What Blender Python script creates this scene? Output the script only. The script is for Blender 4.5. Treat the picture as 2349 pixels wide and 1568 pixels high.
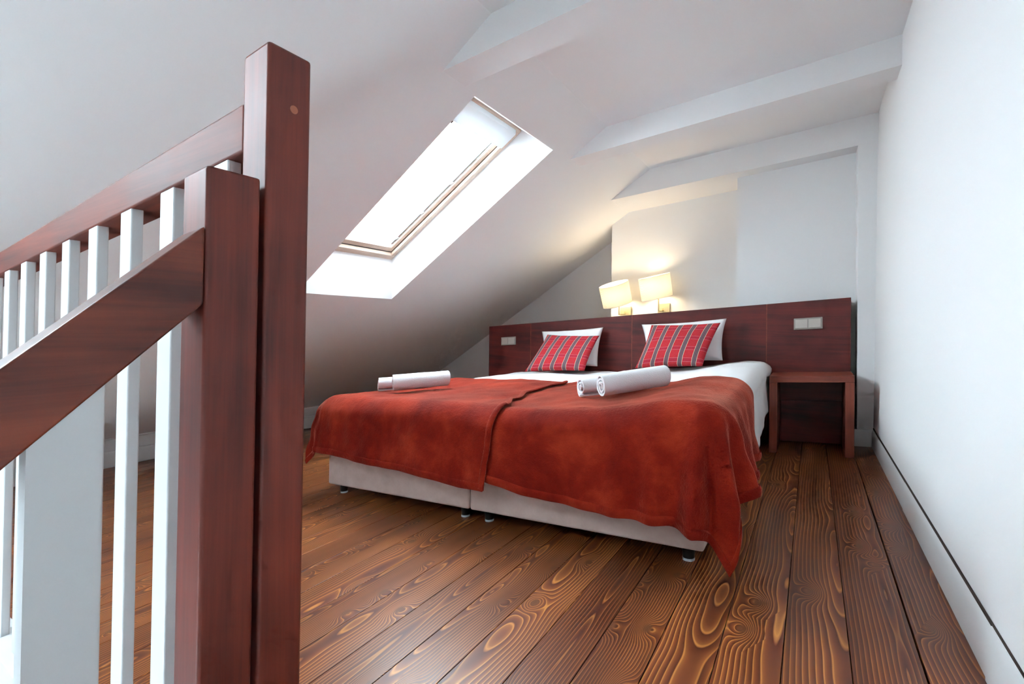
import bpy, bmesh, math, random
from mathutils import Vector, Matrix, noise

for o in list(bpy.data.objects):
    bpy.data.objects.remove(o)
SC = bpy.context.scene
C = SC.collection
random.seed(4)

# ----------------------------------------------------------------- camera
# room axes: X along the headboard, Y towards the headboard, Z up; the whole
# room and all in it is sheared in Z, lower towards the eaves (-X)
SHEAR, XR = 0.0797, 0.345
def S(p):
    return Vector((p[0], p[1], p[2] + SHEAR * (p[0] - XR)))

cam_d = bpy.data.cameras.new('camera')
cam = bpy.data.objects.new('camera', cam_d)
C.objects.link(cam)
yaw, pitch, roll = 0.5719, 0.0110, 0.0133
f = Vector((-math.sin(yaw), math.cos(yaw), 0)); r = Vector((math.cos(yaw), math.sin(yaw), 0)); u = Vector((0, 0, 1))
f, u = f * math.cos(pitch) + u * math.sin(pitch), u * math.cos(pitch) - f * math.sin(pitch)
r, u = r * math.cos(roll) + u * math.sin(roll), u * math.cos(roll) - r * math.sin(roll)
m = Matrix((r, u, -f)).transposed().to_4x4()
m.translation = S((0, 0, 0.8))
cam.matrix_world = m
cam_d.sensor_fit = 'HORIZONTAL'
cam_d.sensor_width = 36.0
cam_d.lens = 36.0 * 1070.55 / 2349
cam_d.shift_y = -52.95 / 2349
cam_d.clip_start = 0.01
SC.camera = cam

# ----------------------------------------------------------------- sky, exposure
W = bpy.data.worlds.new('overcast_sky')
SC.world = W
W.use_nodes = True
bg = W.node_tree.nodes['Background']
bg.inputs[0].default_value = (0.75, 0.90, 1.0, 1)
bg.inputs[1].default_value = 38.0
SC.view_settings.view_transform = 'Standard'
SC.view_settings.look = 'None'
SC.view_settings.exposure = 0.46
SC.view_settings.gamma = 1.0
SC.view_settings.use_curve_mapping = False
SC.cycles.max_bounces = 6
SC.cycles.diffuse_bounces = 5
SC.cycles.glossy_bounces = 3
SC.cycles.transparent_max_bounces = 12
SC.cycles.sample_clamp_indirect = 12.0
SC.cycles.use_denoising = True
SC.cycles.use_adaptive_sampling = True
SC.cycles.adaptive_threshold = 0.06
SC.cycles.adaptive_min_samples = 20

def portal(p0, p1, p2, p3):
    """daylight opening: four corners (room axes), first edge p0-p1, second p0-p3, facing into the room"""
    a, b, c, d = [S(p) for p in (p0, p1, p2, p3)]
    L = bpy.data.lights.new('window_daylight', 'AREA')
    L.shape = 'RECTANGLE'
    ex, ey = b - a, d - a
    L.size, L.size_y = ex.length, ey.length
    L.cycles.is_portal = True
    o = bpy.data.objects.new('window_daylight', L)
    C.objects.link(o)
    ex.normalize()
    n = ex.cross(ey).normalized()
    ey = n.cross(ex)
    mm = Matrix((ex, ey, n)).transposed().to_4x4()
    mm.translation = (a + b + c + d) / 4
    o.matrix_world = mm
    return o

# ----------------------------------------------------------------- node helpers
def mat(name):
    M = bpy.data.materials.new(name)
    M.use_nodes = True
    nt = M.node_tree
    b = nt.nodes['Principled BSDF']
    return M, nt, b

def node(nt, t, **kw):
    n = nt.nodes.new(t)
    for k, v in kw.items():
        setattr(n, k, v)
    return n

def put(nt, sock, v):
    if isinstance(v, bpy.types.NodeSocket):
        nt.links.new(v, sock)
    else:
        sock.default_value = v

def math_(nt, op, a, b=0.0, c=0.0):
    n = node(nt, 'ShaderNodeMath', operation=op)
    put(nt, n.inputs[0], a); put(nt, n.inputs[1], b); put(nt, n.inputs[2], c)
    return n.outputs[0]

def comb(nt, x, y, z):
    n = node(nt, 'ShaderNodeCombineXYZ')
    for i, v in enumerate((x, y, z)):
        put(nt, n.inputs[i], v)
    return n.outputs[0]

def noise_(nt, vec, scale, detail=2.0, rough=0.5, dist=0.0):
    n = node(nt, 'ShaderNodeTexNoise')
    put(nt, n.inputs['Vector'], vec)
    n.inputs['Scale'].default_value = scale
    n.inputs['Detail'].default_value = detail
    n.inputs['Roughness'].default_value = rough
    n.inputs['Distortion'].default_value = dist
    return n.outputs[0]

def ramp(nt, fac, stops, interp='LINEAR'):
    n = node(nt, 'ShaderNodeValToRGB')
    e = n.color_ramp
    e.interpolation = interp
    while len(e.elements) < len(stops):
        e.elements.new(0.5)
    for el, (p, c) in zip(e.elements, stops):
        el.position = p
        el.color = (*c, 1)
    put(nt, n.inputs[0], fac)
    return n.outputs[0]

def mix(nt, fac, a, b, mode='MIX'):
    n = node(nt, 'ShaderNodeMix', data_type='RGBA', blend_type=mode)
    put(nt, n.inputs[0], fac)
    for i, v in ((6, a), (7, b)):
        if isinstance(v, tuple):
            v = (*v, 1) if len(v) == 3 else v
        put(nt, n.inputs[i], v)
    return n.outputs[2]

def bump(nt, b, h, strength, dist):
    n = node(nt, 'ShaderNodeBump')
    n.inputs['Strength'].default_value = strength
    n.inputs['Distance'].default_value = dist
    put(nt, n.inputs['Height'], h)
    nt.links.new(n.outputs[0], b.inputs['Normal'])

def objco(nt):
    return node(nt, 'ShaderNodeTexCoord').outputs['Object']

def sep(nt, v):
    n = node(nt, 'ShaderNodeSeparateXYZ')
    put(nt, n.inputs[0], v)
    return n.outputs

# ----------------------------------------------------------------- materials
def plain(name, col, rough=0.6, metal=0.0, spec=0.5, bump_s=0.0, bscale=60, bdist=0.001):
    M, nt, b = mat(name)
    b.inputs['Base Color'].default_value = (*col, 1)
    b.inputs['Roughness'].default_value = rough
    b.inputs['Metallic'].default_value = metal
    b.inputs['Specular IOR Level'].default_value = spec
    if bump_s:
        bump(nt, b, noise_(nt, objco(nt), bscale, 3), bump_s, bdist)
    return M

M_wall = plain('white_plaster', (0.87, 0.87, 0.87), 0.75, spec=0.2, bump_s=0.25, bscale=7, bdist=0.004)
M_trim = plain('white_gloss_paint', (0.78, 0.79, 0.79), 0.35, spec=0.4, bump_s=0.15, bscale=30)
M_slat = plain('white_lacquer', (0.62, 0.625, 0.63), 0.3, spec=0.5, bump_s=0.2, bscale=25)
M_sheet = plain('white_cotton', (0.86, 0.86, 0.865), 0.9, spec=0.1, bump_s=0.3, bscale=90, bdist=0.0006)
M_black = plain('black_plastic', (0.008, 0.008, 0.009), 0.3)
M_clear = plain('pale_plastic_glide', (0.45, 0.5, 0.55), 0.3)
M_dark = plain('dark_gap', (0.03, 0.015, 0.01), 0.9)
M_switch = plain('champagne_plastic', (0.52, 0.47, 0.42), 0.35)
M_switch_f = plain('champagne_frame', (0.36, 0.32, 0.28), 0.3, metal=0.3)
M_brass = plain('pale_brass', (0.72, 0.60, 0.36), 0.32, metal=0.7)
M_alu = plain('white_aluminium', (0.72, 0.77, 0.80), 0.3, metal=0.2)
M_gasket = plain('black_gasket', (0.02, 0.015, 0.012), 0.6)

def pine_floor():
    M, nt, b = mat('varnished_pine_boards')
    info = node(nt, 'ShaderNodeObjectInfo')
    rnd = info.outputs['Random']
    x, y, z = sep(nt, objco(nt))
    r1 = math_(nt, 'MULTIPLY', rnd, 97.3)
    r2 = math_(nt, 'FRACT', math_(nt, 'MULTIPLY', rnd, 13.7))
    r3 = math_(nt, 'FRACT', math_(nt, 'MULTIPLY', rnd, 41.9))
    # distance from the heart of the trunk, wandering along the board
    wy = noise_(nt, comb(nt, math_(nt, 'MULTIPLY', x, 1.4), math_(nt, 'MULTIPLY', y, 1.15), r1), 1.0, 2.0)
    wx = noise_(nt, comb(nt, r1, math_(nt, 'MULTIPLY', y, 0.9), 3.3), 1.0, 2.0)
    x0 = math_(nt, 'MULTIPLY', math_(nt, 'SUBTRACT', r2, 0.5), 0.13)
    xx = math_(nt, 'ADD', math_(nt, 'SUBTRACT', x, x0), math_(nt, 'MULTIPLY', math_(nt, 'SUBTRACT', wx, 0.5), 0.05))
    dd = math_(nt, 'ADD', math_(nt, 'MULTIPLY', math_(nt, 'SUBTRACT', wy, 0.5), 0.19), math_(nt, 'MULTIPLY', r3, 0.05))
    rr = math_(nt, 'SQRT', math_(nt, 'ADD', math_(nt, 'MULTIPLY', xx, xx), math_(nt, 'MULTIPLY', dd, dd)))
    # knots
    v = node(nt, 'ShaderNodeTexVoronoi', voronoi_dimensions='2D')
    put(nt, v.inputs['Vector'], comb(nt, math_(nt, 'ADD', math_(nt, 'MULTIPLY', x, 8.0), r1), math_(nt, 'MULTIPLY', y, 4.6), 0.0))
    v.inputs['Scale'].default_value = 1.0
    keep = math_(nt, 'GREATER_THAN', sep(nt, v.outputs['Color'])[0], 0.62)
    kd = v.outputs['Distance']
    halo = math_(nt, 'MULTIPLY', keep, math_(nt, 'EXPONENT', math_(nt, 'MULTIPLY', math_(nt, 'POWER', math_(nt, 'DIVIDE', kd, 0.23), 2.0), -1.0)))
    core = math_(nt, 'MULTIPLY', keep, math_(nt, 'EXPONENT', math_(nt, 'MULTIPLY', math_(nt, 'POWER', math_(nt, 'DIVIDE', kd, 0.10), 4.0), -1.0)))
    fine = noise_(nt, comb(nt, math_(nt, 'MULTIPLY', x, 30.0), math_(nt, 'MULTIPLY', y, 4.0), r1), 1.0, 2.0)
    ph = math_(nt, 'ADD', math_(nt, 'DIVIDE', rr, math_(nt, 'MULTIPLY_ADD', r2, 0.004, 0.0075)), math_(nt, 'MULTIPLY', halo, 5.5))
    ph = math_(nt, 'ADD', ph, math_(nt, 'MULTIPLY', fine, 0.10))
    ph = math_(nt, 'ADD', ph, math_(nt, 'MULTIPLY', r1, 1.0))
    fr = math_(nt, 'FRACT', ph)
    ring = ramp(nt, fr, [(0.0, (0.085, 0.019, 0.009)), (0.45, (0.145, 0.039, 0.013)), (0.74, (0.22, 0.070, 0.019)),
                         (0.87, (0.43, 0.18, 0.045)), (0.94, (0.27, 0.092, 0.025)), (1.0, (0.085, 0.019, 0.009))])
    soft = ramp(nt, noise_(nt, comb(nt, math_(nt, 'MULTIPLY', x, 9.0), math_(nt, 'MULTIPLY', y, 1.1), r1), 1.0, 3.0),
                [(0.3, (0.62, 0.55, 0.52)), (0.72, (1.45, 1.45, 1.40))])
    col = mix(nt, 1.0, ring, soft, 'MULTIPLY')
    pr = ramp(nt, r3, [(0.0, (0.82, 0.74, 0.72)), (0.5, (1.0, 0.98, 0.95)), (1.0, (1.25, 1.25, 1.2))])
    col = mix(nt, 1.0, col, pr, 'MULTIPLY')
    kring = ramp(nt, math_(nt, 'FRACT', math_(nt, 'MULTIPLY', kd, 42.0)), [(0.0, (0.05, 0.014, 0.008)), (0.6, (0.14, 0.045, 0.016)), (1.0, (0.24, 0.085, 0.028))])
    col = mix(nt, core, col, kring)
    put(nt, b.inputs['Base Color'], col)
    sc = noise_(nt, objco(nt), 5.0, 4.0, 0.7)
    rough = math_(nt, 'MULTIPLY_ADD', sc, 0.10, 0.285)
    put(nt, b.inputs['Roughness'], rough)
    b.inputs['Specular IOR Level'].default_value = 0.36
    bump(nt, b, fr, 0.10, 0.0004)
    return M
M_floor = pine_floor()

def stained(name, axis, dark, light, rough=0.3, scale=1.0, pores=0.5):
    """dark wood stain, grain along the given axis"""
    M, nt, b = mat(name)
    info = node(nt, 'ShaderNodeObjectInfo')
    r1 = math_(nt, 'MULTIPLY', info.outputs['Random'], 31.0)
    c = list(sep(nt, objco(nt)))
    k = [26.0 * scale] * 3
    k[axis] = 1.6 * scale
    v = comb(nt, *[math_(nt, 'ADD', math_(nt, 'MULTIPLY', c[i], k[i]), r1) for i in range(3)])
    n1 = noise_(nt, v, 1.0, 4.0, 0.6, 0.6)
    k2 = [150.0 * scale] * 3
    k2[axis] = 3.5 * scale
    v2 = comb(nt, *[math_(nt, 'ADD', math_(nt, 'MULTIPLY', c[i], k2[i]), r1) for i in range(3)])
    n2 = noise_(nt, v2, 1.0, 3.0, 0.7)
    n3 = noise_(nt, comb(nt, *[math_(nt, 'ADD', c[i], r1) for i in range(3)]), 6.0, 3.0)
    a = math_(nt, 'ADD', math_(nt, 'MULTIPLY', n1, 0.55), math_(nt, 'MULTIPLY', n2, 0.40 * pores))
    a = math_(nt, 'ADD', a, math_(nt, 'MULTIPLY', n3, 0.35))
    col = ramp(nt, a, [(0.40, dark), (0.74, light)])
    put(nt, b.inputs['Base Color'], col)
    put(nt, b.inputs['Roughness'], math_(nt, 'MULTIPLY_ADD', n3, 0.16, max(rough - 0.02, 0.29)))
    b.inputs['Specular IOR Level'].default_value = 0.32
    bump(nt, b, n2, 0.12, 0.0008)
    return M
M_post = stained('mahogany_stain_upright', 2, (0.045, 0.0065, 0.0042), (0.180, 0.026, 0.012), 0.42)
M_railx = stained('mahogany_stain_rail', 0, (0.045, 0.0085, 0.006), (0.165, 0.032, 0.017), 0.52)
M_raily = stained('mahogany_stain_stair_rail', 1, (0.050, 0.0085, 0.005), (0.20, 0.038, 0.015), 0.30)
M_lam = stained('mahogany_laminate', 0, (0.040, 0.0055, 0.0058), (0.165, 0.021, 0.016), 0.34, 0.8, 0.35)
M_night = stained('mahogany_veneer', 0, (0.11, 0.022, 0.014), (0.28, 0.062, 0.034), 0.32)
M_night_z = stained('mahogany_veneer_upright', 2, (0.11, 0.022, 0.014), (0.28, 0.062, 0.034), 0.32)
M_tread = stained('stair_tread_wood', 0, (0.10, 0.03, 0.012), (0.26, 0.09, 0.03), 0.3)
M_frame_y = stained('clear_pine_cross', 1, (0.50, 0.36, 0.27), (0.72, 0.60, 0.50), 0.4)
M_frame_x = stained('clear_pine_long', 0, (0.50, 0.36, 0.27), (0.72, 0.60, 0.50), 0.4)
M_plug = plain('pale_wood_plug', (0.26, 0.07, 0.03), 0.45)

def fleece():
    M, nt, b = mat('rust_fleece')
    oc = objco(nt)
    nap = noise_(nt, oc, 4.2, 5.0, 0.6, 0.25)
    pile = noise_(nt, oc, 210.0, 2.0, 0.6)
    pile2 = noise_(nt, oc, 75.0, 2.0, 0.6)
    col = ramp(nt, nap, [(0.36, (0.125, 0.0054, 0.0026)), (0.51, (0.200, 0.0110, 0.0044)), (0.68, (0.32, 0.027, 0.0102))])
    col = mix(nt, math_(nt, 'MULTIPLY', pile, 0.30), col, (0.09, 0.004, 0.002))
    put(nt, b.inputs['Base Color'], col)
    b.inputs['Roughness'].default_value = 0.9
    b.inputs['Specular IOR Level'].default_value = 0.1
    b.inputs['Sheen Weight'].default_value = 0.5
    b.inputs['Sheen Roughness'].default_value = 0.32
    b.inputs['Sheen Tint'].default_value = (1.0, 0.36, 0.24, 1)
    bump(nt, b, math_(nt, 'ADD', pile, math_(nt, 'MULTIPLY', pile2, 1.3)), 0.5, 0.004)
    return M
M_fleece = fleece()

def velour():
    M, nt, b = mat('beige_velour')
    n = noise_(nt, objco(nt), 9.0, 4.0, 0.6)
    put(nt, b.inputs['Base Color'], ramp(nt, n, [(0.35, (0.50, 0.37, 0.32)), (0.7, (0.63, 0.49, 0.44))]))
    b.inputs['Roughness'].default_value = 0.85
    b.inputs['Sheen Weight'].default_value = 0.25
    b.inputs['Specular IOR Level'].default_value = 0.15
    bump(nt, b, noise_(nt, objco(nt), 160.0, 2.0), 0.2, 0.001)
    return M
M_velour = velour()

def towel_m():
    M, nt, b = mat('white_terry')
    b.inputs['Base Color'].default_value = (0.86, 0.86, 0.87, 1)
    b.inputs['Roughness'].default_value = 0.95
    b.inputs['Specular IOR Level'].default_value = 0.05
    b.inputs['Sheen Weight'].default_value = 0.2
    bump(nt, b, noise_(nt, objco(nt), 260.0, 2.0, 0.7), 0.6, 0.003)
    return M
M_towel = towel_m()

def plaid():
    M, nt, b = mat('red_plaid_cotton')
    uv = node(nt, 'ShaderNodeUVMap').outputs[0]
    ux, uy, _ = sep(nt, uv)
    def band(c, n, w, off=0.0):
        p = math_(nt, 'FRACT', math_(nt, 'ADD', math_(nt, 'MULTIPLY', c, n), off))
        d = math_(nt, 'ABSOLUTE', math_(nt, 'SUBTRACT', p, 0.5))
        return math_(nt, 'LESS_THAN', d, w), d
    weave = noise_(nt, comb(nt, math_(nt, 'MULTIPLY', ux, 30.0), math_(nt, 'MULTIPLY', uy, 220.0), 0.0), 1.0, 2.0)
    red = ramp(nt, weave, [(0.3, (0.31, 0.014, 0.022)), (0.7, (0.47, 0.030, 0.036))])
    purple = (0.22, 0.012, 0.045)
    hb, hd = band(uy, 4.0, 0.13, 0.1)
    col = mix(nt, math_(nt, 'MULTIPLY', hb, 0.35), red, purple)
    hl1 = math_(nt, 'LESS_THAN', math_(nt, 'ABSOLUTE', math_(nt, 'SUBTRACT', hd, 0.145)), 0.012)
    col = mix(nt, math_(nt, 'MULTIPLY', hl1, 0.38), col, (0.62, 0.30, 0.36))
    vb, vd = band(ux, 5.0, 0.15, 0.10)
    col = mix(nt, math_(nt, 'MULTIPLY', vb, 0.9), col, (0.075, 0.07, 0.085))
    inner = math_(nt, 'LESS_THAN', math_(nt, 'ABSOLUTE', math_(nt, 'SUBTRACT', vd, 0.055)), 0.014)
    col = mix(nt, math_(nt, 'MULTIPLY', inner, 0.7), col, (0.20, 0.13, 0.13))
    vl = math_(nt, 'LESS_THAN', math_(nt, 'ABSOLUTE', math_(nt, 'SUBTRACT', vd, 0.16)), 0.015)
    col = mix(nt, math_(nt, 'MULTIPLY', vl, 0.85), col, (0.66, 0.52, 0.36))
    put(nt, b.inputs['Base Color'], col)
    b.inputs['Roughness'].default_value = 0.85
    b.inputs['Specular IOR Level'].default_value = 0.15
    bump(nt, b, noise_(nt, objco(nt), 14.0, 3.0), 0.35, 0.006)
    return M
M_plaid = plaid()

def shade_m():
    M, nt, b = mat('cream_pleated_shade')
    oc = objco(nt)
    w = node(nt, 'ShaderNodeTexWave', wave_type='BANDS', bands_direction='DIAGONAL')
    put(nt, w.inputs['Vector'], oc)
    w.inputs['Scale'].default_value = 60.0
    w.inputs['Distortion'].default_value = 1.5
    col = ramp(nt, w.outputs['Fac'], [(0.0, (0.74, 0.70, 0.60)), (0.6, (0.90, 0.88, 0.82))])
    d = node(nt, 'ShaderNodeBsdfDiffuse'); put(nt, d.inputs[0], col)
    t = node(nt, 'ShaderNodeBsdfTranslucent'); put(nt, t.inputs[0], col)
    mx = node(nt, 'ShaderNodeMixShader'); mx.inputs[0].default_value = 0.40
    nt.links.new(d.outputs[0], mx.inputs[1]); nt.links.new(t.outputs[0], mx.inputs[2])
    nt.links.new(mx.outputs[0], nt.nodes['Material Output'].inputs[0])
    return M
M_shade = shade_m()
M_shade_in = plain('white_shade_lining', (0.85, 0.83, 0.78), 0.8)

def glass_m():
    M, nt, b = mat('window_glass')
    t = node(nt, 'ShaderNodeBsdfTransparent')
    t.inputs[0].default_value = (0.97, 0.98, 0.98, 1)
    g = node(nt, 'ShaderNodeBsdfGlossy'); g.inputs['Roughness'].default_value = 0.02
    mx = node(nt, 'ShaderNodeMixShader'); mx.inputs[0].default_value = 0.06
    nt.links.new(t.outputs[0], mx.inputs[1]); nt.links.new(g.outputs[0], mx.inputs[2])
    nt.links.new(mx.outputs[0], nt.nodes['Material Output'].inputs[0])
    return M
M_glass = glass_m()
def bulb_m():
    M, nt, b = mat('lit_bulb')
    b.inputs['Emission Color'].default_value = (1.0, 0.82, 0.56, 1)
    b.inputs['Emission Strength'].default_value = 12.0
    return M
M_bulb = bulb_m()
def blind_m():
    M, nt, b = mat('white_blind_cloth')
    d = node(nt, 'ShaderNodeBsdfDiffuse'); d.inputs[0].default_value = (0.86, 0.89, 0.91, 1)
    t = node(nt, 'ShaderNodeBsdfTranslucent'); t.inputs[0].default_value = (0.86, 0.89, 0.91, 1)
    mx = node(nt, 'ShaderNodeMixShader'); mx.inputs[0].default_value = 0.12
    nt.links.new(d.outputs[0], mx.inputs[1]); nt.links.new(t.outputs[0], mx.inputs[2])
    nt.links.new(mx.outputs[0], nt.nodes['Material Output'].inputs[0])
    return M
M_blind = blind_m()

# ----------------------------------------------------------------- object helpers
LOC = {}
def prop(o, label=None, cat=None, group=None, kind=None):
    for k, v in (('label', label), ('category', cat), ('group', group), ('kind', kind)):
        if v:
            o[k] = v
    return o

def link(o, world, parent):
    C.objects.link(o)
    LOC[o] = world
    if parent is not None:
        o.parent = parent
        o.location = world - LOC[parent]
    else:
        o.location = world
    return o

def thing(name, base, label, cat, group=None):
    o = bpy.data.objects.new(name, None)
    o.empty_display_size = 0.1
    link(o, S(base), None)
    return prop(o, label, cat, group)

def struct(name, base):
    o = bpy.data.objects.new(name, None)
    link(o, S(base), None)
    o['kind'] = 'structure'
    return o

def build(name, V, F, material, parent=None, origin=None, smooth=None, uvs=None):
    """one mesh object from room-axis vertices; smooth = angle in degrees below which edges are shaded smooth"""
    if origin is None:
        xs, ys, zs = zip(*[(v[0], v[1], v[2]) for v in V])
        origin = ((min(xs) + max(xs)) / 2, (min(ys) + max(ys)) / 2, min(zs))
    og = S(origin)
    me = bpy.data.meshes.new(name)
    me.from_pydata([S(v) - og for v in V], [], F)
    if uvs:
        L = me.uv_layers.new(name='UVMap')
        for lp in me.loops:
            L.data[lp.index].uv = uvs[lp.vertex_index]
    me.materials.append(material)
    if smooth is not None:
        me.polygons.foreach_set('use_smooth', [True] * len(me.polygons))
        me.update()
        if smooth < 180:
            me.set_sharp_from_angle(angle=math.radians(smooth))
    me.update()
    return link(bpy.data.objects.new(name, me), og, parent)

def dup(o, parent, origin):
    """copy of a part at another place, sharing its mesh"""
    c = o.copy()
    return link(c, S(origin), parent)

def box_geo(x0, x1, y0, y1, z0, z1, bev=0.0, seg=2):
    bm = bmesh.new()
    bmesh.ops.create_cube(bm, size=1.0)
    for v in bm.verts:
        v.co = ((x0 + x1) / 2 + v.co.x * (x1 - x0), (y0 + y1) / 2 + v.co.y * (y1 - y0), (z0 + z1) / 2 + v.co.z * (z1 - z0))
    if bev > 0:
        bmesh.ops.bevel(bm, geom=list(bm.edges), offset=bev, segments=seg, profile=0.6, affect='EDGES')
    V = [tuple(v.co) for v in bm.verts]
    bm.verts.index_update()
    F = [[v.index for v in fa.verts] for fa in bm.faces]
    bm.free()
    return V, F

def box(name, x0, x1, y0, y1, z0, z1, material, parent=None, bev=0.0, origin=None, seg=2):
    V, F = box_geo(x0, x1, y0, y1, z0, z1, bev, seg)
    o = build(name, V, F, material, parent, origin, 180 if bev else None)
    if bev:
        o.modifiers.new('crisp', 'WEIGHTED_NORMAL').keep_sharp = True
    return o

def quads(name, Q, material, parent=None, origin=None):
    V, F = [], []
    for q in Q:
        F.append(list(range(len(V), len(V) + len(q))))
        V += q
    return build(name, V, F, material, parent, origin)

def frame_of(d):
    d = d.normalized()
    a = Vector((0, 0, 1)) if abs(d.z) < 0.9 else Vector((1, 0, 0))
    s = d.cross(a).normalized()
    return s, s.cross(d).normalized()

def tube_geo(pts, rad, n=10, cap=True):
    pts = [Vector(p) for p in pts]
    V, F = [], []
    for i, p in enumerate(pts):
        d = pts[min(i + 1, len(pts) - 1)] - pts[max(i - 1, 0)]
        s, t = frame_of(d)
        rr = rad[i] if isinstance(rad, (list, tuple)) else rad
        for k in range(n):
            a = 2 * math.pi * k / n
            V.append(tuple(p + s * (rr * math.cos(a)) + t * (rr * math.sin(a))))
    for i in range(len(pts) - 1):
        for k in range(n):
            k2 = (k + 1) % n
            F.append([i * n + k, i * n + k2, (i + 1) * n + k2, (i + 1) * n + k])
    if cap:
        F.append(list(range(n))[::-1])
        F.append([(len(pts) - 1) * n + k for k in range(n)])
    return V, F

def tube(name, pts, rad, material, parent=None, n=10, origin=None):
    V, F = tube_geo(pts, rad, n)
    return build(name, V, F, material, parent, origin, 50)

# ----------------------------------------------------------------- room shell
Y0, YB, XL, ZC, SL = -1.75, 4.75, -4.67, 2.198, 0.56
XK = -1.145
ZLOW = -1.25
def zs(x):                      # height of the sloped ceiling
    return ZC + SL * (x - XK)
def xw(z):                      # right wall, leaning out a little
    return 0.340 + 0.009 * z

quads('wall_right', [[(xw(ZLOW), Y0, ZLOW), (xw(ZLOW), YB, ZLOW), (xw(2.3), YB, 2.3), (xw(2.3), Y0, 2.3)]], M_wall)['kind'] = 'structure'
wb = quads('wall_back', [[(XL - .1, YB, -.1), (0.5, YB, -.1), (0.5, YB, 2.3), (XL - .1, YB, 2.3)]], M_wall)
wb['kind'] = 'structure'
box('wall_chimney', -1.655, -0.50, 4.36, YB, -0.03, 2.1, M_wall)['kind'] = 'structure'
box('wall_recess', -0.50, 0.36, 4.02, YB, -0.03, 2.1, M_wall)['kind'] = 'structure'
box('wall_column', 0.252, 0.36, 3.872, 4.03, -0.03, 2.02, M_wall, bev=0.004)['kind'] = 'structure'
quads('wall_left', [[(XL, Y0, ZLOW), (XL, YB, ZLOW), (XL, YB, zs(XL) + .01), (XL, Y0, zs(XL) + .01)]], M_wall)['kind'] = 'structure'

# sloped and flat ceiling, with openings for two roof windows
OPEN = [(-2.89, -1.42, 1.835, 2.67), (-2.89, -1.42, -0.98, -0.15)]
xs_ = sorted({XL, XK} | {v for o in OPEN for v in o[:2]})
ys_ = sorted({Y0, YB} | {v for o in OPEN for v in o[2:]})
Q = []
for i in range(len(xs_) - 1):
    for j in range(len(ys_) - 1):
        a, b2, c, d = xs_[i], xs_[i + 1], ys_[j], ys_[j + 1]
        if any(a >= o[0] - 1e-6 and b2 <= o[1] + 1e-6 and c >= o[2] - 1e-6 and d <= o[3] + 1e-6 for o in OPEN):
            continue
        Q.append([(a, c, zs(a)), (b2, c, zs(b2)), (b2, d, zs(b2)), (a, d, zs(a))])
Q.append([(XK, Y0, ZC), (0.5, Y0, ZC), (0.5, YB, ZC), (XK, YB, ZC)])
quads('ceiling', Q, M_wall)['kind'] = 'structure'
box('trim_1', -1.50, 0.40, 1.585, 1.745, 2.05, 2.25, M_wall)['kind'] = 'structure'
box('trim_2', -1.50, 0.40, 2.90, 3.06, 2.05, 2.25, M_wall)['kind'] = 'structure'
box('trim_3', -1.52, 0.40, 3.87, YB, 2.008, 2.25, M_wall)['kind'] = 'structure'

# front wall behind the stairs, with an unseen window added to light the ceiling
WX0, WX1, WZ0, WZ1 = -1.85, -0.70, -1.0, -0.42
Q = [[(XL, Y0, ZLOW), (WX0, Y0, ZLOW), (WX0, Y0, zs(WX0)), (XL, Y0, zs(XL))],
     [(WX0, Y0, ZLOW), (WX1, Y0, ZLOW), (WX1, Y0, WZ0), (WX0, Y0, WZ0)],
     [(WX0, Y0, WZ1), (WX1, Y0, WZ1), (WX1, Y0, ZC), (XK, Y0, ZC), (WX0, Y0, zs(WX0))],
     [(WX1, Y0, ZLOW), (0.5, Y0, ZLOW), (0.5, Y0, ZC), (WX1, Y0, ZC)]]
quads('wall_front', Q, M_wall)['kind'] = 'structure'
w2 = struct('fill_window', ((WX0 + WX1) / 2, Y0, WZ0))
for (a, b2, c, d) in ((WX0, WX1, WZ0, WZ0 + .06), (WX0, WX1, WZ1 - .06, WZ1), (WX0, WX0 + .06, WZ0, WZ1), (WX1 - .06, WX1, WZ0, WZ1), (-1.30, -1.24, WZ0, WZ1)):
    box('frame_bar', a, b2, Y0 - .06, Y0 + .01, c, d, M_trim, w2, 0.004)
box('pane', WX0 + .03, WX1 - .03, Y0 - .03, Y0 - .025, WZ0 + .03, WZ1 - .03, M_glass, w2)
portal((WX1, Y0 - .08, WZ0), (WX0, Y0 - .08, WZ0), (WX0, Y0 - .08, WZ1), (WX1, Y0 - .08, WZ1))

# stairwell below the landing
quads('floor_below', [[(XL, Y0, ZLOW), (0.5, Y0, ZLOW), (0.5, 0.30, ZLOW), (XL, 0.30, ZLOW)]], M_trim)['kind'] = 'structure'
quads('wall_stairwell', [[(XL, 0.302, ZLOW), (0.5, 0.302, ZLOW), (0.5, 0.302, -0.01), (XL, 0.302, -0.01)]], M_wall)['kind'] = 'structure'
st = struct('stair_1', (-0.1, 0.0, ZLOW))
for k in range(5):
    y1 = 0.30 - 0.19 * k
    box('tread', -0.575, 0.335, y1 - 0.22, y1, -0.19 * (k + 1) - .035, -0.19 * (k + 1), M_tread, st, 0.006)
    box('riser', -0.575, 0.335, y1 - 0.012, y1 - 0.002, -0.19 * (k + 1), -0.19 * k - (.036 if k else .03), M_trim, st)

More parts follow.
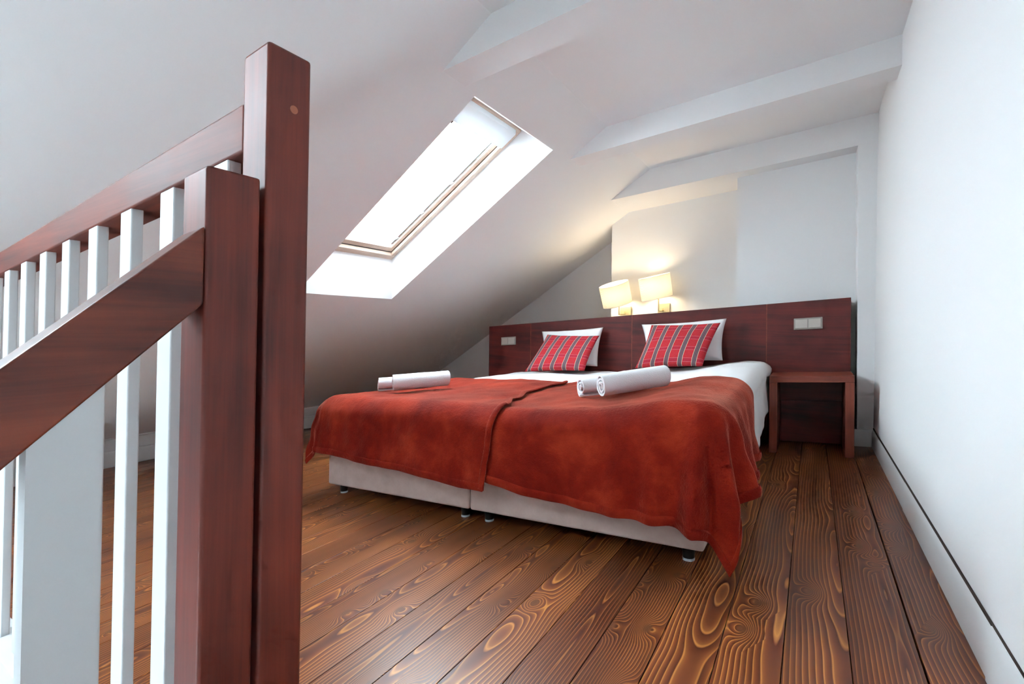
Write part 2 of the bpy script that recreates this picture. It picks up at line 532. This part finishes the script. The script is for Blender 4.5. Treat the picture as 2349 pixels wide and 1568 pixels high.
# ----------------------------------------------------------------- floor boards
fl = box('floor', XL, 0.345, 0.303, YB, -0.10, -0.024, M_dark)
fl['kind'] = 'structure'
PW = 0.1385
proto = None
edges = [0.22 - PW * i for i in range(36)]
for i, xr in enumerate(edges[:-1]):
    xc = xr - PW / 2
    if xc < XL + 0.05:
        break
    if proto is None:
        w = PW / 2 - 0.0009
        proto = box('plank', xc - w, xc + w, 0.300, YB - 0.005, -0.024, 0.0, M_floor, fl, 0.0012, (xc, 2.5, 0), seg=1)
    else:
        dup(proto, fl, (xc, 2.5, 0))
box('plank', 0.2235, 0.338, 0.300, YB - 0.005, -0.024, -0.001, M_floor, fl, 0.0012, (0.28, 2.5, 0), seg=1)

# ----------------------------------------------------------------- skirting boards
def skirting(name, x0, x1, y0, y1, h, parent=None, axis='x', side=1, t=0.014):
    """profiled board: x0..x1 / y0..y1 is the wall line; side = direction it stands out"""
    prof = [(0, 0), (t, 0), (t, h - .022), (t - .004, h - .012), (t - .008, h - .003), (0.001, h), (0, h)]
    V, F = [], []
    n = len(prof)
    for e in (0, 1):
        for d, z in prof:
            if axis == 'y':
                V.append((x0 + side * d, y1 if e else y0, z))
            else:
                V.append((x1 if e else x0, y0 + side * d, z))
    for k in range(n):
        k2 = (k + 1) % n
        F.append([k, k2, n + k2, n + k])
    F += [list(range(n))[::-1], list(range(n, 2 * n))]
    return build(name, V, F, M_trim, parent, None, 35)
bs = struct('baseboard_right', (0.33, 2.0, 0))
skirting('board', xw(0) + .002, 0, 1.452, 2.60, 0.122, bs, 'y', -1, 0.013)
skirting('board', xw(0) + .002, 0, 2.603, 3.856, 0.118, bs, 'y', -1, 0.011)
skirting('board', xw(0) + .002, 0, 0.30, 1.449, 0.124, bs, 'y', -1, 0.016)
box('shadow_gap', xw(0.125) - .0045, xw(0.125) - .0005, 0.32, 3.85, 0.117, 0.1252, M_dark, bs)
skirting('baseboard_back', 0.238, 0.340, 3.868, 3.868, 0.112, None, 'x', -1, 0.014)['kind'] = 'structure'
bl = struct('baseboard_left', (XL, 2.0, 0))
skirting('board', XL, 0, 0.31, YB, 0.125, bl, 'y', 1, 0.022)
box('upper_board', XL, XL + .012, 0.31, YB, 0.122, 0.215, M_trim, bl, 0.002)

# ----------------------------------------------------------------- roof windows
def roof_window(name, o):
    xb, xt, ya, yb = o
    wroot = struct(name, ((xb + xt) / 2, (ya + yb) / 2, zs((xb + xt) / 2)))
    D = 0.25
    ib, it, ia, ie = xb + .10, xt - .18, ya + .10, yb - .10      # frame corner line, D above the ceiling
    P = lambda x, y, d: (x, y, zs(x) + d)
    O4 = [P(xb, ya, 0), P(xt, ya, 0), P(xt, yb, 0), P(xb, yb, 0)]
    I4 = [P(ib, ia, D), P(it, ia, D), P(it, ie, D), P(ib, ie, D)]
    for k in range(4):
        k2 = (k + 1) % 4
        quads('reveal', [[O4[k], O4[k2], I4[k2], I4[k]]], M_wall, wroot)
    def bar(nm, x0, x1, y0, y1, d0, d1, material, parent=wroot, bev=0.003):
        V, F = box_geo(x0, x1, y0, y1, d0, d1, bev)
        return build(nm, [P(x, y, d) for x, y, d in V], F, material, parent, None, 25)
    w = 0.040
    bar('frame_bar', ib, ib + w, ia, ie, D - .012, D + .05, M_frame_y)
    bar('frame_bar', it - w, it, ia, ie, D - .012, D + .05, M_frame_y)
    bar('frame_bar', ib + w, it - w, ia, ia + w, D - .012, D + .05, M_frame_x)
    bar('frame_bar', ib + w, it - w, ie - w, ie, D - .012, D + .05, M_frame_x)
    g = 0.004
    bar('gasket', ib + w, ib + w + g, ia + w, ie - w, D + .012, D + .06, M_gasket, bev=0)
    bar('gasket', ib + w, it - w, ie - w - g, ie - w, D + .012, D + .06, M_gasket, bev=0)
    bar('gasket', ib + w, it - w, ia + w, ia + w + g, D + .012, D + .06, M_gasket, bev=0)
    s0, s1, t0, t1 = ib + w + g, it - w, ia + w + g, ie - w - g
    v = 0.036
    sash = bar('sash_rail', s0, s0 + v, t0, t1, D + .014, D + .07, M_frame_y)
    bar('sash_rail', s1 - v, s1, t0, t1, D + .014, D + .07, M_frame_y)
    bar('sash_rail', s0 + v, s1 - v, t0, t0 + v, D + .014, D + .07, M_frame_x)
    bar('sash_rail', s0 + v, s1 - v, t1 - v, t1, D + .014, D + .07, M_frame_x)
    bar('pane', s0 + v - .005, s1 - v + .005, t0 + v - .005, t1 - v + .005, D + .05, D + .056, M_glass, bev=0)
    cs = bar('blind_cassette', s1 - .085, it - .010, t0 + .004, t1 - .004, D - .040, D - .002, M_blind, bev=0.008)
    bar('cassette_clip', s1 - .100, s1 - .080, t0 + .03, t0 + .06, D - .036, D - .012, M_gasket, cs, 0.001)
    for ya_ in (t0 + v, t1 - v - .022):
        gd = bar('blind_guide', s0 + .05, s1 - .105, ya_, ya_ + .022, D + .030, D + .048, M_alu, bev=0.002)
        bar('guide_slot', s0 + .05, s1 - .105, ya_ + .010, ya_ + .013, D + .0285, D + .0305, M_gasket, gd, 0)
        for q in (0.06, 0.34, 0.64):
            xx = s0 + .05 + (s1 - s0 - .2) * q
            bar('clip', xx, xx + .02, ya_ + .002, ya_ + .020, D + .024, D + .031, M_alu, gd, 0.001)
    portal(P(ib, ia, D + .09), P(ib, ie, D + .09), P(it, ie, D + .09), P(it, ia, D + .09))
    return wroot
roof_window('window_1', OPEN[0])
roof_window('window_3', OPEN[1])

# ----------------------------------------------------------------- balustrades
PX0, PX1 = -0.6430, -0.5830
def newel(y0, y1, z0, z1, parent):
    return box('newel_post', PX0, PX1, y0, y1, z0, z1, M_post, parent, 0.0045)
lb = thing('landing_balustrade', (-1.6, 0.35, 0.0), 'mahogany-stained landing rail with tall newel post and white slats guarding the stairwell edge', 'balustrade')
newel(0.326, 0.386, -0.20, 1.204, lb)
tube('screw_plug', [(PX1 - .004, 0.3615, 1.128), (PX1 + .0006, 0.3615, 1.128)], 0.0055, M_plug, lb, 14)
box('handrail', -2.95, PX0, 0.327, 0.385, 1.078, 1.143, M_railx, lb, 0.004)
box('base_rail', -2.95, PX0 - .001, 0.304, 0.372, -0.06, 0.075, M_slat, lb, 0.003)
sl0 = None
for k in range(13):
    x = -0.735 - 0.1675 * k
    if sl0 is None:
        sl0 = box('slat', x, x + 0.050, 0.3285, 0.3475, 0.06, 1.080, M_slat, lb, 0.003, (x, 0.338, 0.06))
    else:
        dup(sl0, lb, (x, 0.338, 0.06))
sb = thing('stair_balustrade', (-0.6, 0.1, -0.6), 'shorter mahogany newel post with thick handrail sloping down the stairs', 'balustrade')
newel(0.2575, 0.3195, -0.35, 1.025, sb)
def slope_bar(name, y0, y1, x0, x1, ztop, thick, material, parent, bev):
    """bar along the stair line; ztop = top height at y = 0.2575"""
    g = lambda y: ztop + 0.962 * (y - 0.2575)
    V, F = box_geo(x0, x1, y0, y1, -thick, 0.0, bev)
    o = build(name, [(x, y, z + g(y)) for x, y, z in V], F, material, parent, None, 180)
    o.modifiers.new('crisp', 'WEIGHTED_NORMAL').keep_sharp = True
    return o
slope_bar('handrail', -0.72, 0.2573, PX0 + .006, PX1, 0.955, 0.090, M_raily, sb, 0.004)
slope_bar('stringer', -0.95, 0.256, PX0 + .014, PX1 + .008, 0.10, 0.28, M_slat, sb, 0.003)
for y in (0.1165, -0.05, -0.2165, -0.383, -0.55):
    g = lambda yy, zt: zt + 0.962 * (yy - 0.2575)
    a, b2 = y, y + 0.052
    V, F = box_geo(PX1 - .024, PX1 - .002, a, b2, 0, 1, 0.0)
    V = [(x, yy, g(yy, 0.867) if z > .5 else g(yy, 0.08)) for x, yy, z in V]
    build('slat', V, F, M_slat, sb)

# ----------------------------------------------------------------- headboard, switches, nightstand
hb = thing('headboard', (-1.27, 3.86, 0), 'long low mahogany-laminate headboard panelling behind both beds', 'headboard')
HX = [-2.752, -2.262, -1.276, -0.279, 0.219]
for k in range(4):
    box('panel', HX[k] + .0015, HX[k + 1] - .0015, 3.850, 3.868, 0.30 if k == 0 else 0.012, 0.991, M_lam, hb, 0.0015, seg=1)
for k in (1, 2, 3):
    box('joint_strip', HX[k] - .003, HX[k] + .003, 3.8485, 3.855, 0.02, 0.990, M_night, hb)
box('lower_panel', -0.185, 0.172, 3.836, 3.849, 0.012, 0.300, M_lam, hb, 0.0015, seg=1)
box('batten', HX[0] + .02, HX[4] - .004, 3.868, 4.012, 0.02, 0.975, M_dark, hb)

def switch(x0, label):
    t = thing('wall_switch', (x0 + .0845, 3.848, 0.793), label, 'switch', 'double switches on the headboard')
    box('frame', x0, x0 + .169, 3.8385, 3.8498, 0.793, 0.873, M_switch_f, t, 0.003)
    for k in (0, 1):
        a = x0 + .010 + k * .0765
        box('rocker', a, a + .072, 3.8335, 3.839, 0.803, 0.864, M_switch, t, 0.0025)
switch(-0.110, 'beige double switch on the headboard above the nightstand')
switch(-2.596, 'beige double switch on the headboard near the sloped ceiling, far from the nightstand')

ns = thing('nightstand', (0.0, 3.67, 0), 'reddish-brown open nightstand with two slab legs beside the bed', 'nightstand')
box('top', -0.236, 0.217, 3.500, 3.832, 0.457, 0.498, M_night, ns, 0.002)
for a in (-0.236, 0.171):
    box('leg', a, a + .046, 3.502, 3.832, 0.0, 0.4565, M_night_z, ns, 0.002)

# ----------------------------------------------------------------- beds
BX0, BXM, BX1, BY0, BY1 = -2.336, -1.313, -0.307, 1.70, 3.835
def bed(x0, x1, label):
    t = thing('bed_base', ((x0 + x1) / 2, (BY0 + BY1) / 2, 0), label, 'bed base', 'twin bed bases pushed together')
    box('upholstered_box', x0, x1, BY0, BY1, 0.055, 0.250, M_velour, t, 0.012, seg=3)
    for lx in (x0 + .072, x1 - .060):
        for ly in (BY0 + .055, BY1 - .09):
            lg = tube('leg', [(lx, ly, .008), (lx, ly, .062)], [0.020, 0.024], M_black, t, 18)
            tube('glide', [(lx, ly, 0.0), (lx, ly, .0085)], 0.021, M_clear, lg, 18)
bed(BX0, BXM - .003, 'beige upholstered bed base nearer the roof slope on short black legs')
bed(BXM + .003, BX1, 'beige upholstered bed base nearer the nightstand on short black legs')

def T(x, y):
    """height of the made-up bed"""
    q = min(1.0, max(0.0, (y - 2.2) / .9))
    z = 0.484 + 0.040 * q * q * (3 - 2 * q) + 0.012 * math.exp(-((x + 2.25) / .45) ** 2) + 0.048 * math.exp(-((x + .40) / .22) ** 2)
    z -= 0.010 * math.exp(-((x + .85) / .25) ** 2 - ((y - 1.9) / .35) ** 2)
    z -= 0.012 * math.exp(-((x - BXM) / .10) ** 2)
    return z + 0.010 * noise.noise((x * 3.1, y * 2.7, 1.7))

def mattress(x0, x1, label):
    V, F = box_geo(x0, x1, BY0 + .03, BY1, 0.251, 0.440, 0.04, 4)
    o = build('mattress', V, F, M_sheet, None, None, 60)
    prop(o, label, 'mattress', 'mattresses under the bedding')
mattress(BX0 + .01, BXM - .004, 'white mattress on the base nearer the roof slope, hidden under bedding')
mattress(BXM + .004, BX1 - .01, 'white mattress on the base nearer the nightstand, hidden under bedding')

def drape(a, b, c, lift=0.0):
    """cloth laid on the bed: (a, b) on the flat cloth -> room; beyond xl / xr / yf it hangs over the edge"""
    xl, xr, yf, R = c['xl'], c['xr'], c['yf'], c['R'] + lift
    dx = a - xr if a > xr else (a - xl if a < xl else 0.0)
    dy = max(0.0, yf - b)
    ca, cb = min(max(a, xl), xr), max(b, yf)
    z = T(ca, cb) + c['lift'] + lift
    s = math.hypot(dx, dy)
    w = noise.noise((a * 5.0, b * 5.0, c['seed']))
    if s < 1e-6:
        return (ca, cb, z + c['wr'] * (0.9 * w + 0.5 * noise.noise((a * 12.0, b * 9.0, c['seed'] + 5))))
    ph = math.atan2(dy, abs(dx))
    q = R * math.pi / 2
    if s < q:
        th = s / R
        out, drop = R * math.sin(th), R * (1 - math.cos(th))
    else:
        out, drop = R, R + (s - q)
    k = min(1.0, max(0.0, (drop - .02) / .30))
    out += c['flare'] * drop
    cor = math.sin(2 * ph) ** 0.8 if 0 < ph < math.pi / 2 else 0.0
    if dx > 0 and dy > 0:                        # gathered folds round the hanging corner
        fo = math.cos(4 * c['nf'] * ph)
    elif dx < 0:
        fo = -1.0 + cor * (1 + math.cos(4 * c['nf'] * ph))
    elif dy > 0:
        fo = math.cos((a - xr) * 2 * math.pi / .135) * math.exp((a - xr) / .20) - (1 - math.exp((a - xr) / .20))
    else:
        fo = math.cos((b - yf) * 2 * math.pi / .17) * math.exp(-(b - yf) / .45) - (1 - math.exp(-(b - yf) / .45))
    out += k * c['cf'] * (1 + fo)
    # hanging folds along the straight runs
    run = a if dy > abs(dx) else b
    out += (1 - cor) * k * c['ff'] * (0.6 * math.sin(run * c['fk'] + 2.2 * noise.noise((run * 2.0, c['seed'], 0))) + 1.4 * noise.noise((run * 4.0, drop * 2.0, c['seed'])) + 0.6)
    out += c.get('puff', 0.0) * min(1.0, max(0.0, (b - 2.45) / .2)) * math.exp(-((drop - .05) / .05) ** 2)
    out += c['wr'] * 1.2 * (w + 0.6 * noise.noise((a * 13.0, b * 13.0, c['seed'] + 9))) * min(1.0, drop / .1)
    sx = 1 if dx >= 0 else -1
    ox, oy = sx * math.cos(ph) * out, -math.sin(ph) * out
    zz = z - drop + c['wr'] * 0.9 * w * (1 - min(1.0, drop / .08))
    return (ca + ox, cb + oy, max(zz, 0.006 + lift))

def cloth(name, A, B, c, na, nb, material, thick, parent=None):
    """A(v)->(a0,a1) across at depth v; B(t)->(b0,b1) along at side t"""
    V, F = [], []
    for j in range(nb + 1):
        for i in range(na + 1):
            t, v = i / na, j / nb
            b0, b1 = B(t)
            b = b0 + (b1 - b0) * v
            a0, a1 = A(b)
            V.append(drape(a0 + (a1 - a0) * t, b, c))
    for j in range(nb):
        for i in range(na):
            k = j * (na + 1) + i
            F.append([k, k + 1, k + na + 2, k + na + 1])
    o = build(name, V, F, material, parent, None, 180)
    md = o.modifiers.new('thickness', 'SOLIDIFY')
    md.thickness = thick
    md.offset = -1
    return o

def hem(A, B, c, sides, parent, width=0.024):
    V, F = [], []
    for sd in sides:
        n = 150
        base = len(V)
        rows = [(-0.003, 0.0), (0.003, 0.0045), (width * .5, 0.0055), (width, 0.0045), (width + .004, 0.0)]
        for i in range(n + 1):
            t = i / n
            for ins, lf in rows:
                if sd == 'front':
                    b0, b1 = B(t)
                    b = b0 + ins
                    a0, a1 = A(b)
                    a = a0 + (a1 - a0) * t
                else:
                    tt = 0.0 if sd == 'low' else 1.0
                    b0, b1 = B(tt)
                    b = b0 + (b1 - b0) * t
                    a0, a1 = A(b)
                    a = a0 + ins if sd == 'low' else a1 - ins
                V.append(drape(a, b, c, lf))
        m_ = len(rows)
        for i in range(n):
            for k in range(m_ - 1):
                p = base + i * m_ + k
                F.append([p, p + 1, p + m_ + 1, p + m_])
    return build('hem', V, F, M_fleece, parent, None, 180)

def lerp_table(tab):
    def g(x):
        if x <= tab[0][0]:
            return tab[0][1]
        for (x0, y0), (x1, y1) in zip(tab, tab[1:]):
            if x <= x1:
                q = (x - x0) / (x1 - x0)
                q = q * q * (3 - 2 * q)
                return y0 + (y1 - y0) * q
        return tab[-1][1]
    return g

# duvets
dc = dict(xl=BX0 + .02, xr=-0.325, yf=1.60, R=0.06, lift=0.0, flare=0.05, cf=0, nf=1, ff=0.010, fk=14.0, seed=3.0, wr=0.006, puff=0.022)
o = cloth('duvet', lambda b: (BX0 - .10, BXM - .014), lambda t: (2.25, 3.80), dc, 40, 60, M_sheet, 0.02)
prop(o, 'white duvet on the bed nearer the roof slope', 'duvet', 'white duvets')
hangs = lambda b: 0.40 + 0.03 * math.sin(b * 5.0) - 0.03 * (b - 3.0)
dc2 = dict(dc, lift=0.016, seed=8.0)
o = cloth('duvet', lambda b: (BXM - .004, dc2['xr'] + hangs(b)), lambda t: (2.10, 3.79), dc2, 70, 80, M_sheet, 0.022)
prop(o, 'white duvet hanging over the bed side next to the nightstand', 'duvet', 'white duvets')

# fleece blankets over the foot of each bed
cr = dict(xl=-3.5, xr=-0.318, yf=1.735, R=0.085, lift=0.046, flare=0.10, cf=0.030, nf=2, ff=0.016, fk=11.0, seed=21.0, wr=0.009)
Ar = lambda b: (-1.45, cr['xr'] + 0.355 + 0.01 * math.sin(b * 9))
def Br(t):
    a = -1.45 + 1.49 * t
    fl_ = 0.335 + 0.125 * max(0, min(1, (a + 1.25) / 0.95))
    return (cr['yf'] - fl_, 2.66 - 0.38 * t * t)
br = cloth('fleece_blanket', Ar, Br, cr, 150, 150, M_fleece, 0.007)
prop(br, 'rust-red fleece blanket hanging over the bed corner nearest the nightstand', 'blanket', 'rust fleece blankets over the bed feet')
hem(Ar, Br, cr, ('front', 'high'), br)
edge = lerp_table([(1.30, -1.150), (1.72, -1.135), (2.00, -1.25), (2.26, -1.33), (2.43, -1.31), (2.60, -1.27)])
cl = dict(xl=BX0 + .03, xr=5.0, yf=1.735, R=0.101, lift=0.062, flare=0.10, cf=0.018, nf=2, ff=0.016, fk=11.0, seed=21.0, wr=0.009)
Al = lambda b: (cl['xl'] - 0.26, edge(b))
Bl = lambda t: (cl['yf'] - 0.345 - 0.060 * t, 2.62)
blk = cloth('fleece_blanket', Al, Bl, cl, 130, 150, M_fleece, 0.007)
prop(blk, 'rust-red fleece blanket overlapping its neighbour, nearer the roof slope', 'blanket', 'rust fleece blankets over the bed feet')
hem(Al, Bl, cl, ('front', 'high', 'low'), blk)

# ----------------------------------------------------------------- pillows and cushions
def pillow(name, TL, TR, BR, BL, thick, material, label, cat, group, pinch=0.07, seed=0.0, sag=0.3, n=28):
    TL, TR, BR, BL = [Vector(p) for p in (TL, TR, BR, BL)]
    nrm = (TR - TL).cross(BL - TL).normalized()
    if nrm.y > 0:
        nrm = -nrm
    V, F, U = [], [], []
    idx = {}
    for side in (1, -1):
        for j in range(n + 1):
            for i in range(n + 1):
                if side == -1 and (i in (0, n) or j in (0, n)):
                    idx[side, i, j] = idx[1, i, j]
                    continue
                p, q = 2 * i / n - 1, 2 * j / n - 1
                p = math.copysign(abs(p) ** 0.85, p)
                q = math.copysign(abs(q) ** 0.85, q)
                pp = p * (1 - pinch * (1 - q * q)) + .010 * noise.noise((q * 3, p * 2, seed)) * (1 - p * p)
                qq = q * (1 - pinch * (1 - p * p)) + .02 * noise.noise((p * 3, q * 2, seed + 4)) * (1 - abs(p))
                uu, vv = (pp + 1) / 2, (qq + 1) / 2
                base = (TL * (1 - uu) + TR * uu) * (1 - vv) + (BL * (1 - uu) + BR * uu) * vv
                h = max(0.0, (1 - p * p) * (1 - q * q)) ** 0.42 * (1 + sag * q)
                h += 0.10 * noise.noise((p * 3.2, q * 3.2, seed + 11)) * max(0.0, (1 - p * p) * (1 - q * q)) ** 0.5
                idx[side, i, j] = len(V)
                V.append(tuple(base + nrm * (side * thick / 2 * h)))
                U.append(((p + 1) / 2, (1 - q) / 2))
    for side in (1, -1):
        for j in range(n):
            for i in range(n):
                fa = [idx[side, i, j], idx[side, i + 1, j], idx[side, i + 1, j + 1], idx[side, i, j + 1]]
                F.append(fa if side == 1 else fa[::-1])
    o = build(name, V, F, material, None, None, 180, U)
    return prop(o, label, cat, group)

pillow('pillow', (-2.114, 3.80, .903), (-1.503, 3.78, .903), (-1.520, 3.70, .575), (-2.033, 3.70, .575), .13, M_sheet,
       'white pillow on the bed nearer the roof slope, propped against the headboard', 'pillow', 'white pillows', .06, 1.0, .35)
pillow('pillow', (-1.179, 3.80, .904), (-0.533, 3.76, .905), (-0.544, 3.67, .60), (-1.104, 3.69, .59), .14, M_sheet,
       'white pillow on the bed nearer the nightstand, propped against the headboard', 'pillow', 'white pillows', .06, 2.0, .35)
pillow('cushion', (-1.978, 3.66, .868), (-1.493, 3.67, .832), (-1.550, 3.50, .553), (-2.128, 3.52, .553), .13, M_plaid,
       'red striped plaid cushion on the bed nearer the roof slope', 'cushion', 'red plaid cushions', .045, 5.0, .2)
pillow('cushion', (-1.058, 3.66, .891), (-0.556, 3.64, .873), (-0.640, 3.44, .575), (-1.140, 3.52, .565), .14, M_plaid,
       'red striped plaid cushion on the bed nearer the nightstand', 'cushion', 'red plaid cushions', .045, 6.0, .2)

# ----------------------------------------------------------------- rolled towels
def towel(p, q, R, label, turns=3.2, seed=0.0, rot=0.0, thick=0.011):
    p, q = Vector(p), Vector(q)
    d = (q - p).normalized()
    s, t = frame_of(d)
    n, L = int(34 * turns), 14
    V, F = [], []
    for l in range(L + 1):
        fr = l / L
        for side in (0, 1):
            for i in range(n + 1):
                th = 2 * math.pi * turns * i / n
                rad = 0.010 + (R - 0.010) * i / n - (thick * .8 if side == 0 else 0.0)
                rad = max(rad, .002) * (1 + .035 * noise.noise((math.cos(th) * 1.2, math.sin(th) * 1.2 + fr * 3, seed)))
                endo = 0.010 * noise.noise((th * .35, seed, 7.0)) * (1 if l == L else -1 if l == 0 else 0)
                a = th + rot
                pt = p + (q - p) * fr + d * endo + (s * math.cos(a) + t * math.sin(a)) * rad
                V.append(tuple(pt))
    W_ = 2 * (n + 1)
    for l in range(L):
        for side in (0, 1):
            for i in range(n):
                k = l * W_ + side * (n + 1) + i
                fa = [k, k + 1, k + 1 + W_, k + W_]
                F.append(fa if side else fa[::-1])
        for i in (0, n):
            k = l * W_ + i
            F.append([k, k + n + 1, k + n + 1 + W_, k + W_])
    for l in (0, L):
        for i in range(n):
            k = l * W_ + i
            F.append([k, k + 1, k + n + 2, k + n + 1])
    o = build('rolled_towel', V, F, M_towel, None, None, 70)
    return prop(o, label, 'towel', 'white rolled towels')
def on_bed(x, y, R, up):
    return (x, y, T(x, y) + up + R)
towel(on_bed(-0.800, 1.99, .058, .052), on_bed(-0.580, 2.225, .051, .050), .058, 'thick rolled white towel in front of a thinner one, nearer the nightstand', 3.0, 1.0, 3.6)
towel(on_bed(-0.930, 2.055, .048, .052), on_bed(-0.710, 2.29, .048, .052), .048, 'thinner rolled white towel behind a thick one, nearer the nightstand', 2.4, 2.0, 2.2)
towel(on_bed(-2.030, 1.895, .053, .068), on_bed(-1.850, 2.165, .051, .070), .053, 'thick rolled white towel in front of a thinner one, nearer the roof slope', 3.0, 3.0, 3.6)
towel(on_bed(-2.185, 1.925, .043, .068), on_bed(-2.005, 2.20, .043, .068), .043, 'thinner rolled white towel behind a thick one, nearer the roof slope', 2.4, 4.0, 2.2)

# ----------------------------------------------------------------- wall lamps
def wall_lamp(xs0, zc, xp, lean, nod, label):
    """xs0, zc: shade centre; xp: wall plate centre; lean in X, nod towards the room (degrees)"""
    yc = 4.215
    t = thing('wall_lamp', (xp, 4.358, 1.0), label, 'lamp', 'lit wall lamps on the chimney breast')
    box('wall_plate', xp - .053, xp + .053, 4.338, 4.3595, 0.995, 1.098, M_brass, t, 0.002)
    piv = Vector((xs0 + .01, yc, zc - .12))
    rot = Matrix.Rotation(math.radians(-lean), 4, 'Y') @ Matrix.Rotation(math.radians(nod), 4, 'X')
    def tf(v):
        return tuple(piv + rot @ (Vector(v) - piv))
    tube('arm', [(xp - .005, 4.34, 1.035), (xp - .012, 4.30, 1.030), (piv.x, yc + .01, 1.028)], 0.006, M_brass, t)
    tube('stem', [(piv.x, yc, 1.020), (piv.x, yc, zc - .12), tf((piv.x, yc, zc - .03))], 0.0065, M_brass, t)
    tube('switch_lever', [(xp - .02, 4.338, 1.030), (xp + .005, 4.315, 1.052)], 0.004, M_brass, t)
    n, R, h = 48, 0.135, 0.198
    V, F = [], []
    for (rr, z) in ((R, -h / 2), (R * 1.012, h / 2), (R * 1.012 - .003, h / 2), (R - .003, -h / 2)):
        for k in range(n):
            a = 2 * math.pi * k / n
            V.append(tf((xs0 + rr * math.cos(a), yc + rr * .92 * math.sin(a), zc + z)))
    for ring in range(4):
        r2 = (ring + 1) % 4
        for k in range(n):
            k2 = (k + 1) % n
            F.append([ring * n + k, ring * n + k2, r2 * n + k2, r2 * n + k])
    sh = build('lamp_shade', V, F, M_shade, t, None, 40)
    for z in (-h / 2, h / 2):
        pts = [tf((xs0 + (R * 1.008) * math.cos(a), yc + R * .925 * math.sin(a), zc + z)) for a in [2 * math.pi * k / n for k in range(n + 1)]]
        tube('rim', pts, 0.0022, M_shade_in, sh, 6)
    bc = tf((xs0, yc, zc + .01))
    bm = bmesh.new()
    bmesh.ops.create_icosphere(bm, subdivisions=2, radius=0.028)
    bm.verts.index_update()
    V = [tuple(v.co + Vector(bc)) for v in bm.verts]
    F = [[v.index for v in fa.verts] for fa in bm.faces]
    bm.free()
    build('bulb', V, F, M_bulb, t, None, 180)
    L = bpy.data.lights.new('bulb_light', 'POINT')
    L.energy = 5.0
    L.color = (1.0, 0.80, 0.54)
    L.shadow_soft_size = 0.055
    lo = bpy.data.objects.new('bulb_light', L)
    link(lo, S(bc), t)
wall_lamp(-1.533, 1.222, -1.504, 5.5, 19.0, 'lit wall lamp with cream drum shade at the chimney breast edge, shade tilted forward')
wall_lamp(-1.168, 1.244, -1.145, 5.5, 11.0, 'lit wall lamp with cream drum shade nearer the middle of the chimney breast')
